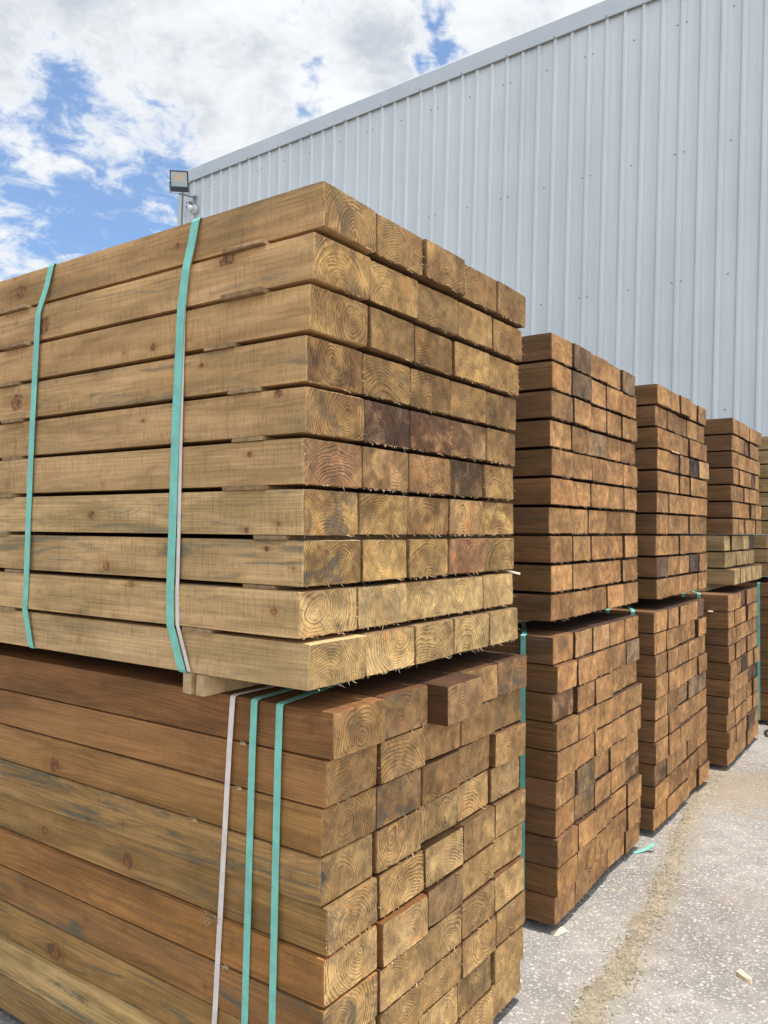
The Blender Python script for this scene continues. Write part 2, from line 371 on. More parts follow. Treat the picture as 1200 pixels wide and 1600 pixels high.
# row tints (long face)
SIDE = {'U1': [(.44, .258, .106), (.49, .295, .126), (.45, .266, .110), (.48, .29, .122), (.47, .285, .122), (.47, .292, .128), (.53, .348, .155), (.51, .325, .145), (.53, .34, .15), (.51, .335, .156)],
        'L1': [(.22, .097, .028), (.29, .136, .042), (.32, .160, .047), (.35, .20, .068), (.30, .165, .050), (.33, .148, .038), (.27, .128, .038), (.34, .19, .058), (.46, .30, .115), (.29, .17, .056)]}
KN = {('U1', 2): ((.227, 2.004, .021), (.923, 1.948, .021)), ('U1', 3): ((.467, 1.831, .008), None), ('U1', 5): ((.068, 1.686, .009), (.5, 1.66, .005)),
      ('U1', 7): ((.69, 1.435, .010), (.15, 1.398, .007)), ('U1', 8): ((.635, 1.308, .010), (.095, 1.363, .006)), ('U1', 6): ((.146, 1.562, .006), None),
      ('U1', 9): ((.53, 1.27, .008), (.068, 1.234, .008)), ('U1', 1): ((1.051, 2.063, .017), (.401, 2.064, .007)), ('U1', 4): ((1.044, 1.748, .022), (.30, 1.77, .006)),
      ('L1', 4): ((.555, .73, .004), None), ('L1', 3): ((.909, .758, .017), None), ('L1', 5): ((.6, .575, .018), (.955, .567, .013)),
      ('L1', 8): ((.896, .265, .022), None)}
# (pack,row,col) -> look word, end colour, (dark, orange, grey)
SPEC = {('U1', 5, 2): ('dark purple-brown', (.19, .118, .072), (1, 0, .5)), ('U1', 5, 3): ('dark-stained orange-streaked', (.30, .18, .09), (1, .8, .3)),
        ('U1', 6, 4): ('dark olive-stained', (.22, .15, .075), (1, 0, .2)), ('U1', 6, 3): ('orange-streaked', (.40, .25, .12), (.5, 1, 0)),
        ('U1', 6, 2): ('purple-cornered', (.42, .28, .14), (.6, .2, .1)), ('U1', 6, 1): ('reddish ringed', (.38, .24, .13), (.5, .5, 0)),
        ('U1', 5, 4): ('brown-stained', (.28, .18, .09), (.8, .1, .2)), ('U1', 7, 3): ('dark-hearted', (.40, .26, .12), (.6, .5, .1)),
        ('U1', 7, 4): ('orange-streaked', (.44, .30, .15), (.3, 1, 0)), ('U1', 8, 4): ('reddish brown', (.38, .22, .12), (.5, .5, 0)),
        ('U1', 10, 2): ('pale orange-wedged', (.50, .37, .19), (0, 1, .3)), ('U1', 9, 1): ('pale dark-ringed', (.48, .36, .19), (.25, .4, .1)),
        ('U1', 9, 2): ('pale dark-ringed', (.50, .38, .20), (.2, .5, .3)),
        ('L1', 1, 2): ('grey-cornered', (.30, .20, .10), (.2, .3, .7)), ('L1', 1, 3): ('protruding brown', (.33, .21, .11), (0, 0, 0)),
        ('L1', 1, 5): ('orange-and-black', (.30, .20, .11), (.6, 1, .7)), ('L1', 6, 2): ('protruding pale yellow', (.45, .32, .17), (.1, .7, 0)),
        ('L1', 6, 3): ('slanting waney-edged', (.31, .21, .11), (.2, 0, 0)), ('L1', 4, 1): ('black-cornered', (.36, .25, .12), (.1, 0, .8)),
        ('L1', 5, 1): ('orange-knotted', (.38, .26, .13), (0, .8, 0)), ('L1', 5, 3): ('brightly ringed yellow', (.46, .33, .17), (0, .9, 0)),
        ('L1', 4, 5): ('orange-striped', (.42, .29, .15), (0, 1, 0)), ('L1', 3, 2): ('dark-cornered', (.28, .18, .09), (.2, 0, .8)),
        ('L2', 1, 2): ('bright tan', (.44, .28, .15), (0, .5, 0)), ('L2', 1, 3): ('bright tan', (.44, .28, .15), (0, .5, 0)),
        ('L2', 2, 5): ('blue-grey stained', (.30, .21, .13), (.2, .3, 1)), ('L2', 6, 2): ('dark-arched', (.24, .17, .09), (.5, 0, 1)),
        ('L2', 7, 2): ('dark-arched', (.32, .21, .11), (.2, 0, .9)), ('L2', 3, 1): ('half-dark', (.36, .23, .13), (.7, 0, .2)),
        ('L2', 7, 5): ('black-stained', (.28, .18, .09), (.9, .1, .4)), ('U2', 1, 2): ('dark rough-ended', (.20, .13, .08), (.5, 0, .3)),
        ('U2', 2, 2): ('dark rough-ended', (.19, .13, .08), (.5, 0, .3)), ('U2', 1, 5): ('dark-hearted', (.28, .19, .11), (.5, .2, .6)),
        ('U2', 4, 3): ('grey-arched', (.33, .23, .13), (.1, 0, .6)), ('U3', 4, 4): ('black-stained', (.10, .08, .06), (1, 0, 1)),
        ('U3', 9, 4): ('black-topped', (.15, .10, .07), (1, 0, 1)), ('U3', 9, 1): ('grey-stained', (.22, .15, .10), (.7, 0, .7)),
        ('U3', 4, 5): ('pale yellow', (.47, .31, .17), (.2, 0, .1)), ('L3', 5, 5): ('blue-black stained', (.28, .2, .12), (.3, 0, 1)),
        ('L3', 5, 4): ('blue-black cornered', (.32, .22, .13), (.1, 0, 1)), ('L3', 5, 3): ('dark-cornered', (.38, .24, .13), (0, 0, .8)),
        ('L3', 1, 5): ('dark-stained', (.24, .16, .1), (.5, 0, 1)), ('L3', 8, 1): ('split-ended dark', (.26, .16, .08), (.7, 0, .2))}
DY = {('L1', 1, 3): -.045, ('L1', 1, 4): .012, ('L1', 1, 5): .010, ('L1', 6, 2): -.014, ('L1', 6, 3): -.008, ('L1', 3, 5): -.012, ('L1', 7, 2): -.006,
      ('U1', 1, 3): -.006, ('U1', 1, 2): .004, ('U1', 1, 4): .004, ('L2', 1, 1): .006, ('L2', 3, 1): .008, ('L2', 3, 2): -.008, ('L2', 3, 3): -.012,
      ('L2', 5, 2): .004, ('L3', 1, 3): -.012, ('L3', 1, 5): .012, ('L3', 10, 5): -.016, ('L3', 2, 4): .012, ('L3', 9, 5): .0}
def rowdata(p, i, rr):
    x0, y0, W, z0, pit = PK[p]
    r = 9-i
    z = z0 + r*pit
    yb = YR[p][i] if p in YR else y0 + rr.uniform(-.008, .008)
    xb = x0 + (XR[p][i] if p in XR else rr.uniform(-.004, .004))
    return xb, yb, z
def look_end(p, i, j, rr):
    key = (p, i+1, j+1)
    if key in SPEC: return SPEC[key]
    k = rr.uniform(.78, 1.16); hu = rr.uniform(-.02, .02)
    mk = (rr.choice((0, 0, 0, .4)), rr.choice((0, 0, .2, .5)), rr.choice((0, 0, .1, .35)))
    if p == 'U1':  # shaded upper and sunlit lower rows are put into the tan itself
        if 2 < i < 8: mk = (rr.choice((.2, .5, .7)), rr.choice((.2, .5)), mk[2])
        if i >= 8: base = (.50, .365, .178); word = 'pale'; mk = (mk[0]*.5, mk[1]*.4, mk[2]*.4)
        elif i >= 6: base = (.43, .30, .130); word = 'golden tan'
        else: base = (.345, .225, .095); word = 'tan'
    elif p == 'L1': base = (.42, .29, .140) if i >= 3 else (.30, .19, .085); word = 'tan' if i >= 3 else 'brown'  # top three rows darker: the shadow band is put into the colour
    else: base = (.40, .235, .105); word = 'brown'
    if p == 'U4' and i >= 7: base = (.50, .39, .20)
    return word, (base[0]*k, base[1]*k*(1+hu), base[2]*k*(1+hu*2)), mk
def warm(c): return [min(.8, c[0]*1.18), c[1]*1.04, c[2]*.84]
def look_side(p, i, rr):
    if p in SIDE: c = SIDE[p][i]
    elif p in ('U5',): c = (.34, .225, .10)
    elif p == 'U4' and i >= 7: c = (.30, .195, .088)
    else: k = rr.uniform(.8, 1.2); c = (.165*k, .080*k, .030*k*rr.uniform(.85, 1.15))  # dark brown, with the deep shade between stacks painted into it
    return c
GREY = {('U1', 2): .6, ('U1', 4): .8, ('U1', 7): .9, ('U1', 8): 1, ('U1', 9): .6, ('U1', 10): .4, ('L1', 4): 1.7, ('L1', 8): 1.2, ('L1', 9): 1.3, ('L1', 10): .9, ('L1', 5): .7, ('L1', 7): 1.0, ('L1', 3): .2, ('L1', 2): .2}
def sleepers(p):
    rr = random.Random(sum(map(ord, p))*7)
    x0, y0, W, z0, pit = PK[p]
    up_ = p[0] == 'U'
    for i in range(10):
        xb, yb, z = rowdata(p, i, rr)
        cuts = [rr.uniform(.993, 1.007) for _ in range(5)]
        tot = sum(cuts); x = xb
        gap_at = rr.randrange(1, 5); big = rr.random() < .4
        for j in range(5):
            wj = W*cuts[j]/tot; g_ = rr.choice((.003, .004, .0052)) if not (big and j == gap_at) else .009
            wb = wj - g_
            me = rr.choice(VAR_R if (up_ and p != 'U3') or rr.random() < .15 else VAR_S)
            if (p, i+1, j+1) == ('L1', 6, 3): me = WANE
            o = bpy.data.objects.new('timber_sleeper', me); COL.objects.link(o)
            dy = DY.get((p, i+1, j+1), rr.choice((-1, 1))*rr.random()**1.6*(.0035 if p == 'U1' else .008))
            if j == 0: dy = 0 if (p, i+1, j+1) not in DY else dy
            o.location = (x + g_ + wb/2, yb + dy, z)
            o.rotation_euler = (rr.uniform(-.0003, .0003), 0, rr.uniform(-.0012, .0012) if not (p == 'L1' and i == 5 and j == 2) else .0)
            o.scale = (wb/BW, 1, UZ if up_ else .982)
            word, ec, mk = look_end(p, i, j, rr)
            o['label'] = f"{word} timber sleeper, {ORD[j]} from left in {ORD[i]} row down of {PACK[p]}"
            o['category'] = 'timber sleeper'; o['group'] = f"sleepers in the {PACK[p]}"
            o['seed'] = rr.uniform(0, 60); o['kerf'] = 1.0 if up_ and p == 'U1' else .35
            sd = look_side(p, i, rr)
            kk = rr.uniform(.30, .48) if j else 1  # inner sleepers: browner stained sides, darkened further to paint shade into the seams
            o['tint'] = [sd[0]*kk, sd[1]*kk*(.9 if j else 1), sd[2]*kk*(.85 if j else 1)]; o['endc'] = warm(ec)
            o['pith'] = [rr.uniform(-.045, .045), rr.choice((rr.uniform(.0, .06), rr.uniform(-.06, .01), rr.uniform(.03, .08))), rr.uniform(.0050, .0088)]
            if j == 0: mk = (mk[0], mk[1], GREY.get((p, i+1), rr.choice((0, .1, .4))))
            o['marks'] = [float(q) for q in mk]
            ka = kb = None
            if j == 0 and (p, i+1) in KN: ka, kb = KN[(p, i+1)]
            o['knot_a'] = [ka[0]-o.location.y, ka[1]-z, ka[2]] if ka else [-9.0, -9.0, .01]
            o['knot_b'] = [kb[0]-o.location.y, kb[1]-z, kb[2]] if kb else ([rr.uniform(1.3, 2.3), rr.uniform(.02, .08), .014] if rr.random() < .5 else [-9.0, -9.0, .01])
            x += wj
for p in ('U1', 'L1', 'U2', 'L2', 'U3', 'L3'): sleepers(p)

# the two farthest stacks: one mass
def far_stack(packs):
    rr = random.Random(77); vs, fs, mi = [], [], []
    at = {k: [] for k in ('local', 'tint', 'endc', 'pith', 'marks', 'knot_a', 'knot_b')}; sd_ = []
    for p in packs:
        x0, y0, W, z0, pit = PK[p]
        for i in range(10):
            xb, yb, z = rowdata(p, i, rr); x = xb
            for j in range(5):
                wb = W/5 - rr.choice((.003, .004, .007)); s = wb/BW
                v, f, m_ = timber_geo(rr, 3 if p[0] == 'U' else 0)
                b0 = len(vs); dy = rr.uniform(-.006, .006)
                for q in v: vs.append((q[0]*s + x + W/10, q[1] + yb + dy, q[2]*(UZ if p[0] == 'U' else .982)+z)); at['local'].append(q)
                fs += [tuple(k+b0 for k in ff) for ff in f]; mi += m_
                word, ec, mk = look_end(p, i, j, rr); sd = look_side(p, i, rr)
                if rr.random() < .08: mk = (1, 0, 1); ec = tuple(q*.55 for q in ec)
                n = len(v); pi = (rr.uniform(-.04, .04), rr.uniform(-.02, .08), .006)
                if j: sd = (sd[0]*.4, sd[1]*.36, sd[2]*.34)  # inner sleepers darkened here too, painting shade into the seams
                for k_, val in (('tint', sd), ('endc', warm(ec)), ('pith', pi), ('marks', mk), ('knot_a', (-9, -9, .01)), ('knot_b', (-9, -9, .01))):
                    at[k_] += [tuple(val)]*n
                sd_ += [rr.uniform(0, 60)]*n
                x += W/5
    me = mesh('timber_sleepers', vs, fs, mi)
    for k, data in at.items():
        a = me.attributes.new(k, 'FLOAT_VECTOR', 'POINT'); a.data.foreach_set('vector', [c for q in data for c in q])
    a = me.attributes.new('seed', 'FLOAT', 'POINT'); a.data.foreach_set('value', sd_)
    a = me.attributes.new('kerf', 'FLOAT', 'POINT'); a.data.foreach_set('value', [.35]*len(sd_))
    me.materials.append(M_WOODG); me.materials.append(M_SPL)
    o = bpy.data.objects.new('timber_sleepers', me); COL.objects.link(o)
    tag(o, 'two farthest stacks of brown timber sleepers near the metal building', 'timber sleepers', None, 'stuff')
far_stack(('L4', 'U4', 'L5', 'U5'))

# ------------------------------------------------------------ bearers and laths
def rough_box(name, sx, sy, sz, seed=1, mat=None):
    """sawn stick, long axis x, centred in y, bottom at z=0, irregular arrises"""
    rr = random.Random(seed); n = max(3, int(sx/.05)); vs, fs = [], []
    for k in range(n+1):
        x = sx*k/n
        for (a, b_) in ((-1, 0), (1, 0), (1, 1), (-1, 1)):
            vs.append((x + (rr.uniform(-.002, .002) if k in (0, n) else 0), a*sy/2 + rr.uniform(-.0012, .0012), b_*sz + (rr.uniform(-.0006, .0) if b_ else 0)))
    for k in range(n):
        for a in range(4):
            q = k*4; fs.append((q+a, q+(a+1) % 4, q+4+(a+1) % 4, q+4+a)[::-1])
    fs.append((0, 1, 2, 3)); q = n*4; fs.append((q+3, q+2, q+1, q))
    return mesh(name, vs, fs)
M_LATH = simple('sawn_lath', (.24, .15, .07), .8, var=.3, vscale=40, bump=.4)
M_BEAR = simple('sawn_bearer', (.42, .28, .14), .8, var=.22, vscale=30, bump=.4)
M_BEARD = simple('dark_ground_bearer', (.10, .075, .05), .85, var=.3, vscale=30)  # dark brown variant for the sticks under the lower packs
# packing sticks under each upper pack
BE = [('U1', (.333, .289, 2.05, 2.10)), ('U2', (.36, 2.05)), ('U3', (.36, 2.05)), ('U4', (.17, 2.05)), ('U5', (.36, 2.05))]
NM = {'1': 'nearest', '2': 'second', '3': 'third', '4': 'fourth', '5': 'fifth'}
for p, ys in BE:
    x0, y0, W, z0, pit = PK[p]; zl = ZB + 9*.1 + BH
    for k, y in enumerate(ys):
        o = link('wood_bearer', rough_box('wood_bearer', W-.01 if p == 'U1' else W-.03, .026 if p == 'U1' else .08, z0-zl-.0006, 31+k), [M_BEAR])
        o.location = (x0+.004, y, zl+.0003)
        if p == 'U1': lb = ('short stubby pale wood bearer end directly below the near green strap', 'pale wood bearer right of the near green strap, between the stacked packs', 'hidden twin bearer toward the back of nearest pack, left one', 'hidden twin bearer toward the back of nearest pack, right one')[k]
        else: lb = f"{'front' if k == 0 else 'rear'} wood bearer between the two packs of the {NM[p[1]]} stack"
        tag(o, lb, 'wood bearer', 'bearers between lower and upper packs')
for p in ('L1', 'L2', 'L3', 'L4', 'L5'):
    x0, y0, W, z0, pit = PK[p]
    for k, y in enumerate((.28, 1.2, 2.1)):
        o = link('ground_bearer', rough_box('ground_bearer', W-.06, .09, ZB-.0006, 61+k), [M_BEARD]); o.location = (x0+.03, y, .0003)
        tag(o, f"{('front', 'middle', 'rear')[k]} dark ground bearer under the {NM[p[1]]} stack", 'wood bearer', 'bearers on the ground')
# thin laths between the rows of the upper packs
LY = [(.17, 1.06), (.165, 1.05), (.24, 1.08), (.16, 1.06), (.15, 1.06), (.155, 1.10), (.085, 1.12), (.12, 1.05), (.30, 1.08)]
for p in ('U1', 'U2', 'U3', 'U4', 'U5'):
    x0, y0, W, z0, pit = PK[p]; rr = random.Random(9+ord(p[1]))
    if p in ('U4', 'U5'): continue
    for i in range(9):
        z = z0 + (8-i)*pit + BH*UZ
        for k, y in enumerate(LY[i]):
            if p != 'U1' and k == 0: y = y + .25
            out = (.004, .010, .003, .006, .001, .008, .000, -.006, .004)[i] if p == 'U1' else rr.uniform(-.02, -.005)
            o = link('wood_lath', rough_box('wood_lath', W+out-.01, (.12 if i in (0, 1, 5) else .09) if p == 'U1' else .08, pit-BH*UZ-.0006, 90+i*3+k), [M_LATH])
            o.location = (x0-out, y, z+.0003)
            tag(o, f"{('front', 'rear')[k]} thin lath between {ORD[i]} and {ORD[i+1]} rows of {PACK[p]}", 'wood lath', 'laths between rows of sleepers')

# ------------------------------------------------------------ straps
def ribbon(name, pts, wd, th=.0009, axis=Vector((0, 1, 0)), closed=False):
    """band along pts (in the xz plane mostly), wd wide along y, th thick"""
    P_ = [Vector(q) for q in pts]; n = len(P_); vs, fs = [], []
    for i, q in enumerate(P_):
        a = P_[(i-1) % n] if (closed or i) else q; b_ = P_[(i+1) % n] if (closed or i < n-1) else q
        t = (b_-a).normalized(); nrm = t.cross(axis).normalized()
        for s, h in ((-1, 0), (1, 0), (1, 1), (-1, 1)): vs.append(tuple(q + axis*wd/2*s + nrm*th*h))
    for i in range(n if closed else n-1):
        j = (i+1) % n
        for a in range(4): fs.append((i*4+a, i*4+(a+1) % 4, j*4+(a+1) % 4, j*4+a)[::-1])
    if not closed: fs += [(0, 1, 2, 3), (n*4-1, n*4-2, n*4-3, n*4-4)]
    return mesh(name, vs, fs)
def strap(mat, wd, left, x1, ztop, zbot, label, group, off=.0012, back=0.0):
    """left: (x,y,z) down the visible side, top to bottom; then under, up the far side and back over the top"""
    y0 = left[0][1]; y1 = left[-1][1]; xl = left[0][0]; e = .004
    pts = [(xl+.012, y0, ztop+.0022), (xl+e*.4, y0, ztop+.0005)]
    pts += [(x-off, y, z) for x, y, z in left]
    xb = left[-1][0]
    pts += [(xb+.004, y1, zbot-.0012), (xb+.03, y1, zbot-.002), (x1-.02, y1, zbot-.002), (x1+.003, y1, zbot+.004), (x1+.0035, (y0+y1)/2, (ztop+zbot)/2), (x1+.002, y0+back, ztop-.003), (x1-.01, y0+back, ztop+.0022)]
    o = link('plastic_strap', ribbon('plastic_strap', pts, wd, closed=True), [mat])
    return tag(o, label, 'packing strap', group)
xl, xr = -.2065, -.2065+.9745+.006; zt, zb = 1.0745+9*.1045+BH*UZ, 1.0745
GU, GL = 'straps around the nearest upper pack', 'straps around the nearest lower pack'
strap(M_GREEN, .0255, [(xl+.010, .330, zt-.006), (xl+.007, .341, 2.05), (xl+.003, .354, 1.995), (xl-.0005, .364, 1.90), (xl-.003, .374, 1.65), (xl-.004, .380, 1.40), (xl-.004, .385, 1.25), (xl-.003, .384, 1.18), (xl+.004, .352, zb+.006)], xr, zt, zb,
      'wide green plastic strap round the nearest upper pack, closer to the corner', GU)
strap(M_WHITE, .011, [(xl+.0125, .326, zt-.004), (xl+.0095, .335, 2.05), (xl+.0055, .348, 1.995), (xl+.002, .357, 1.90), (xl-.0004, .359, 1.65), (xl-.001, .361, 1.40), (xl-.001, .364, 1.25), (xl-.001, .361, 1.18), (xl+.006, .329, zb+.004)], xr-.001, zt-.001, zb+.001,
      'white strap edging the green strap on the nearest upper pack', GU)
strap(M_GREEN, .024, [(xl+.010, .898, zt-.006), (xl+.006, .912, 2.05), (xl, .94, 1.98), (xl-.003, .955, 1.65), (xl-.004, .964, 1.40), (xl-.004, .968, 1.25), (xl-.003, .975, 1.18), (xl+.004, .955, zb+.006)], xr, zt, zb,
      'green plastic strap round the nearest upper pack, farthest left', GU)
xl, xr = -.1564, -.1564+.948+.008; zt, zb = ZB+.9+BH, ZB
def lp(ya, yb, n=8): return [(xl-.003-(.002 if 0 < k < n else 0), ya+(yb-ya)*k/n, (zt-.004)+(zb+.005-zt)*k/n) for k in range(n+1)]
strap(M_WHITE, .015, lp(.232, .292), xr, zt, zb, 'narrow white plastic strap down the side of the nearest lower pack', GL)
strap(M_GREEN, .019, lp(.166, .190), xr, zt, zb, 'green strap on nearest lower pack, between the white and other green strap', GL, back=.09)
strap(M_GREEN, .019, lp(.092, .108), xr, zt, zb, 'green strap on nearest lower pack, closest to its corner', GL, back=.15)
for p, ys in (('L2', (.155, .95)), ('L3', (.224, .105)), ('L4', (.20, .11)), ('L5', (.012, .9))):
    x0, y0, W, z0, pit = PK[p]; xl = x0-.006; xr = x0+W+.008
    for k, y in enumerate(ys):
        strap(M_GREEN, .019, [(xl-.002, y, ZB+.9+BH-.003), (xl-.003, y, .6), (xl-.002, y, ZB+.004)], xr, ZB+.9+BH, ZB,
              f"{('left', 'right')[k] if p in ('L3', 'L4') else ('front', 'rear')[k]} green strap on the {NM[p[1]]} stack's lower pack", 'straps on the farther packs', back=.45)

# ------------------------------------------------------------ ground
mg, g, b = new_mat('pale_worn_asphalt')
P = g.N.new('ShaderNodeTexCoord').outputs['Object']
px, py, pz = g.xyz(P)
big = g.noise(P, 1.3, 4, .6); mid = g.noise(P, 9, 4, .6); fine = g.noise(P, 260, 3, .7)
base = g.mix(g.ss(big, .35, .65), (.175, .161, .148), (.24, .222, .203))
f = g.ss(mid, .3, .7, .86, 1.12); base = g.mix(1.0, base, g.vec(f, f, f), 'MULTIPLY')
warp = g.v('ADD', P, g.v('SCALE', g.v('SUBTRACT', g.noise(P, 60, 2, color=True), (.5, .5, .5)), scale=.012))
va = g.vor(warp, 58, 'F1'); vb = g.vor(g.v('ADD', warp, (3, 3, 3)), 120, 'F1')
ra = g.xyz(va['Color']); rb = g.xyz(vb['Color'])
sa = g.m('MULTIPLY', g.ss(va['Distance'], .40, .27), g.ss(ra[0], .42, .50))
sb = g.m('MULTIPLY', g.ss(vb['Distance'], .46, .33), g.ss(rb[0], .34, .42))
st = g.m('MAXIMUM', g.m('MULTIPLY', sa, g.ss(ra[1], 0, 1, .4, 1)), g.m('MULTIPLY', sb, .7))
base = g.mix(g.m('MULTIPLY', st, .85), base, (.47, .435, .39))
dk = g.m('MULTIPLY', g.ss(vb['Distance'], .4, .3), g.ss(rb[1], .86, .9))
base = g.mix(g.m('MULTIPLY', dk, .5), base, (.07, .065, .06))
f = g.ss(fine, .2, .8, .78, 1.22); base = g.mix(1.0, base, g.vec(f, f, f), 'MULTIPLY')
# tan dust drifted along the foot of the third and fourth stacks and thin wandering cracks
dn_ = g.noise(P, 5, 5, .65)
du = g.m('MULTIPLY', g.ss(g.m('ADD', g.v('DISTANCE', P, (3.3, -.15, 0)), g.m('MULTIPLY', g.m('SUBTRACT', dn_, .5), 1.2)), .55, .15), .55)
base = g.mix(du, base, (.25, .185, .11))
yc_ = g.m('ADD', -.228, g.m('MULTIPLY', g.m('MAXIMUM', g.m('SUBTRACT', px, 1.25), 0.0), .108))
dj = g.m('ADD', g.m('ABSOLUTE', g.m('SUBTRACT', py, yc_)), g.m('MULTIPLY', g.m('SUBTRACT', g.noise(P, 16, 5, .7), .5), .16))
base = g.mix(g.m('MULTIPLY', g.m('MULTIPLY', g.ss(dj, .11, .03), g.ss(px, 3.6, 3.2)), .42), base, (.235, .195, .135))
d3 = g.m('MULTIPLY', g.ss(g.noise(g.v('ADD', P, (8, 8, 0)), 2.2, 5, .6), .58, .72), .35)
base = g.mix(d3, base, (.27, .215, .155))
cn = g.noise(g.v('ADD', P, (4.3, .7, 0)), 1.1, 5, .55)
cr = g.m('MULTIPLY', g.ss(g.m('ABSOLUTE', g.m('SUBTRACT', cn, .5)), .0022, .0), g.ss(g.noise(P, .9, 1), .45, .55))
base = g.mix(g.m('MULTIPLY', cr, .6), base, (.11, .085, .06))
g.put(b.inputs['Base Color'], base); b.inputs['Roughness'].default_value = .88; b.inputs['Specular IOR Level'].default_value = .3
hh = g.m('ADD', g.m('MULTIPLY', st, .8), g.m('ADD', g.m('MULTIPLY', fine, .6), g.m('MULTIPLY', mid, 1.0)))
g.put(b.inputs['Normal'], g.bump(hh, .6, .004))
o = link('ground', mesh('ground', [(-150, -150, 0), (150, -150, 0), (150, 150, 0), (-150, 150, 0)], [(0, 1, 2, 3)]), [mg])
tag(o, 'pale grey worn asphalt yard flecked with light stones', None, None, 'structure')

# sawdust packed along a joint in the asphalt
ms, g, b = new_mat('trodden_sawdust')
P = g.N.new('ShaderNodeTexCoord').outputs['Object']
n1_ = g.noise(P, 110, 4, .75); n2_ = g.noise(P, 14, 3, .6)
c = g.mix(g.ss(n1_, .35, .68), (.17, .142, .10), (.31, .26, .18)); f = g.ss(n2_, .3, .7, .8, 1.15)
c = g.mix(1.0, c, g.vec(f, f, f), 'MULTIPLY')
fl = g.vor(P, 140, 'F1'); c = g.mix(g.m('MULTIPLY', g.ss(fl['Distance'], .35, .2), g.ss(g.xyz(fl['Color'])[0], .7, .75)), c, (.40, .33, .21))
g.put(b.inputs['Base Color'], c); b.inputs['Roughness'].default_value = .95
g.put(b.inputs['Normal'], g.bump(n1_, .7, .004))
CR = [(.20, -.235, .095), (.45, -.24, .085), (.784, -.232, .075), (.93, -.20, .070), (1.04, -.235, .062), (1.144, -.222, .058), (1.28, -.205, .042), (1.44, -.19, .045), (1.6, -.195, .045), (1.80, -.155, .046), (1.95, -.15, .042), (2.19, -.11, .045), (2.42, -.07, .042), (2.71, -.03, .040), (3.0, -.02, .036), (3.25, -.012, .05), (3.45, -.02, .03)]
rr = random.Random(3); vs, fs = [], []
def crp(t):
    k = min(int(t), len(CR)-2); u = t-k; a, b_ = CR[k], CR[k+1]
    return [a[q]+(b_[q]-a[q])*u for q in range(3)]
NT = 260; ed = [0.0, 0.0]; M_ = 6
for i in range(NT+1):
    x, y, wv = crp((len(CR)-1)*i/NT)
    ed = [e_*.75+rr.uniform(-.011, .011) for e_ in ed]
    wv *= .66
    for q in range(M_+1):
        s = q/M_*2-1
        yy = y + s*wv + (ed[0] if s < 0 else ed[1])*abs(s)
        zz_ = (.0095*(1-s*s) + rr.uniform(0, .0022))*(0 if abs(s) > .99 else 1) - (.001 if abs(s) > .99 else 0)
        vs.append((x+rr.uniform(-.003, .003), yy, zz_*.26))
for i in range(NT):
    for q in range(M_): a = i*(M_+1)+q; fs.append((a, a+M_+1, a+M_+2, a+1))
# loose crumbs and curls beside it
for _ in range(1500):
    x, y, wv = crp(rr.random()*(len(CR)-1))
    s = rr.gauss(0, .5); y += s*wv*(1.0 if rr.random() < .8 else 1.7)
    a = rr.uniform(0, 3.14); l_, w_ = rr.uniform(.002, .009), rr.uniform(.0008, .0025); h_ = rr.uniform(.0008, .002) + (.0018 if abs(s) < 1 else 0)*(1-min(1, s*s))
    ca, sa_ = math.cos(a), math.sin(a); b0 = len(vs)
    vs += [(x+ca*l_-sa_*w_, y+sa_*l_+ca*w_, h_), (x-ca*l_-sa_*w_, y-sa_*l_+ca*w_, .0006), (x-ca*l_+sa_*w_, y-sa_*l_-ca*w_, .0006), (x+ca*l_+sa_*w_, y+sa_*l_-ca*w_, h_), (x, y, h_+.0016)]
    fs += [(b0, b0+1, b0+4), (b0+1, b0+2, b0+4), (b0+2, b0+3, b0+4), (b0+3, b0, b0+4), (b0+3, b0+2, b0+1, b0)]
o = link('sawdust', mesh('sawdust', vs, fs), [ms]); tag(o, 'ragged tan strip of sawdust lying along a joint in the asphalt', 'sawdust', None, 'stuff')

# scattered crumbs of wood over the yard and at the stack feet
vs, fs = [], []
for _ in range(1000):
    if rr.random() < .55: x, y = rr.uniform(.8, 6.5), -abs(rr.gauss(0, .35)) + .02
    else:
        x = rr.choice((1.2, 2.25, 3.5)) + rr.uniform(0, 1.0); y = rr.gauss(0.0, .05)
    a = rr.uniform(0, 6.28); l_ = rr.uniform(.001, .006)*(2.2 if rr.random() < .05 else 1); w_ = rr.uniform(.0006, .002)
    ca, sa_ = math.cos(a), math.sin(a); b0 = len(vs)
    vs += [(x+ca*l_-sa_*w_, y+sa_*l_+ca*w_, .0025), (x-ca*l_-sa_*w_, y-sa_*l_+ca*w_, .0006), (x-ca*l_+sa_*w_, y-sa_*l_-ca*w_, .0006), (x+ca*l_+sa_*w_, y+sa_*l_-ca*w_, .001), (x, y, .0032)]
    fs += [(b0, b0+1, b0+4), (b0+1, b0+2, b0+4), (b0+2, b0+3, b0+4), (b0+3, b0, b0+4), (b0+3, b0+2, b0+1, b0)]
o = link('wood_crumbs', mesh('wood_crumbs', vs, fs), [M_PALE]); tag(o, 'tiny wood splinters scattered over the asphalt by the stacks', 'wood crumbs', None, 'stuff')

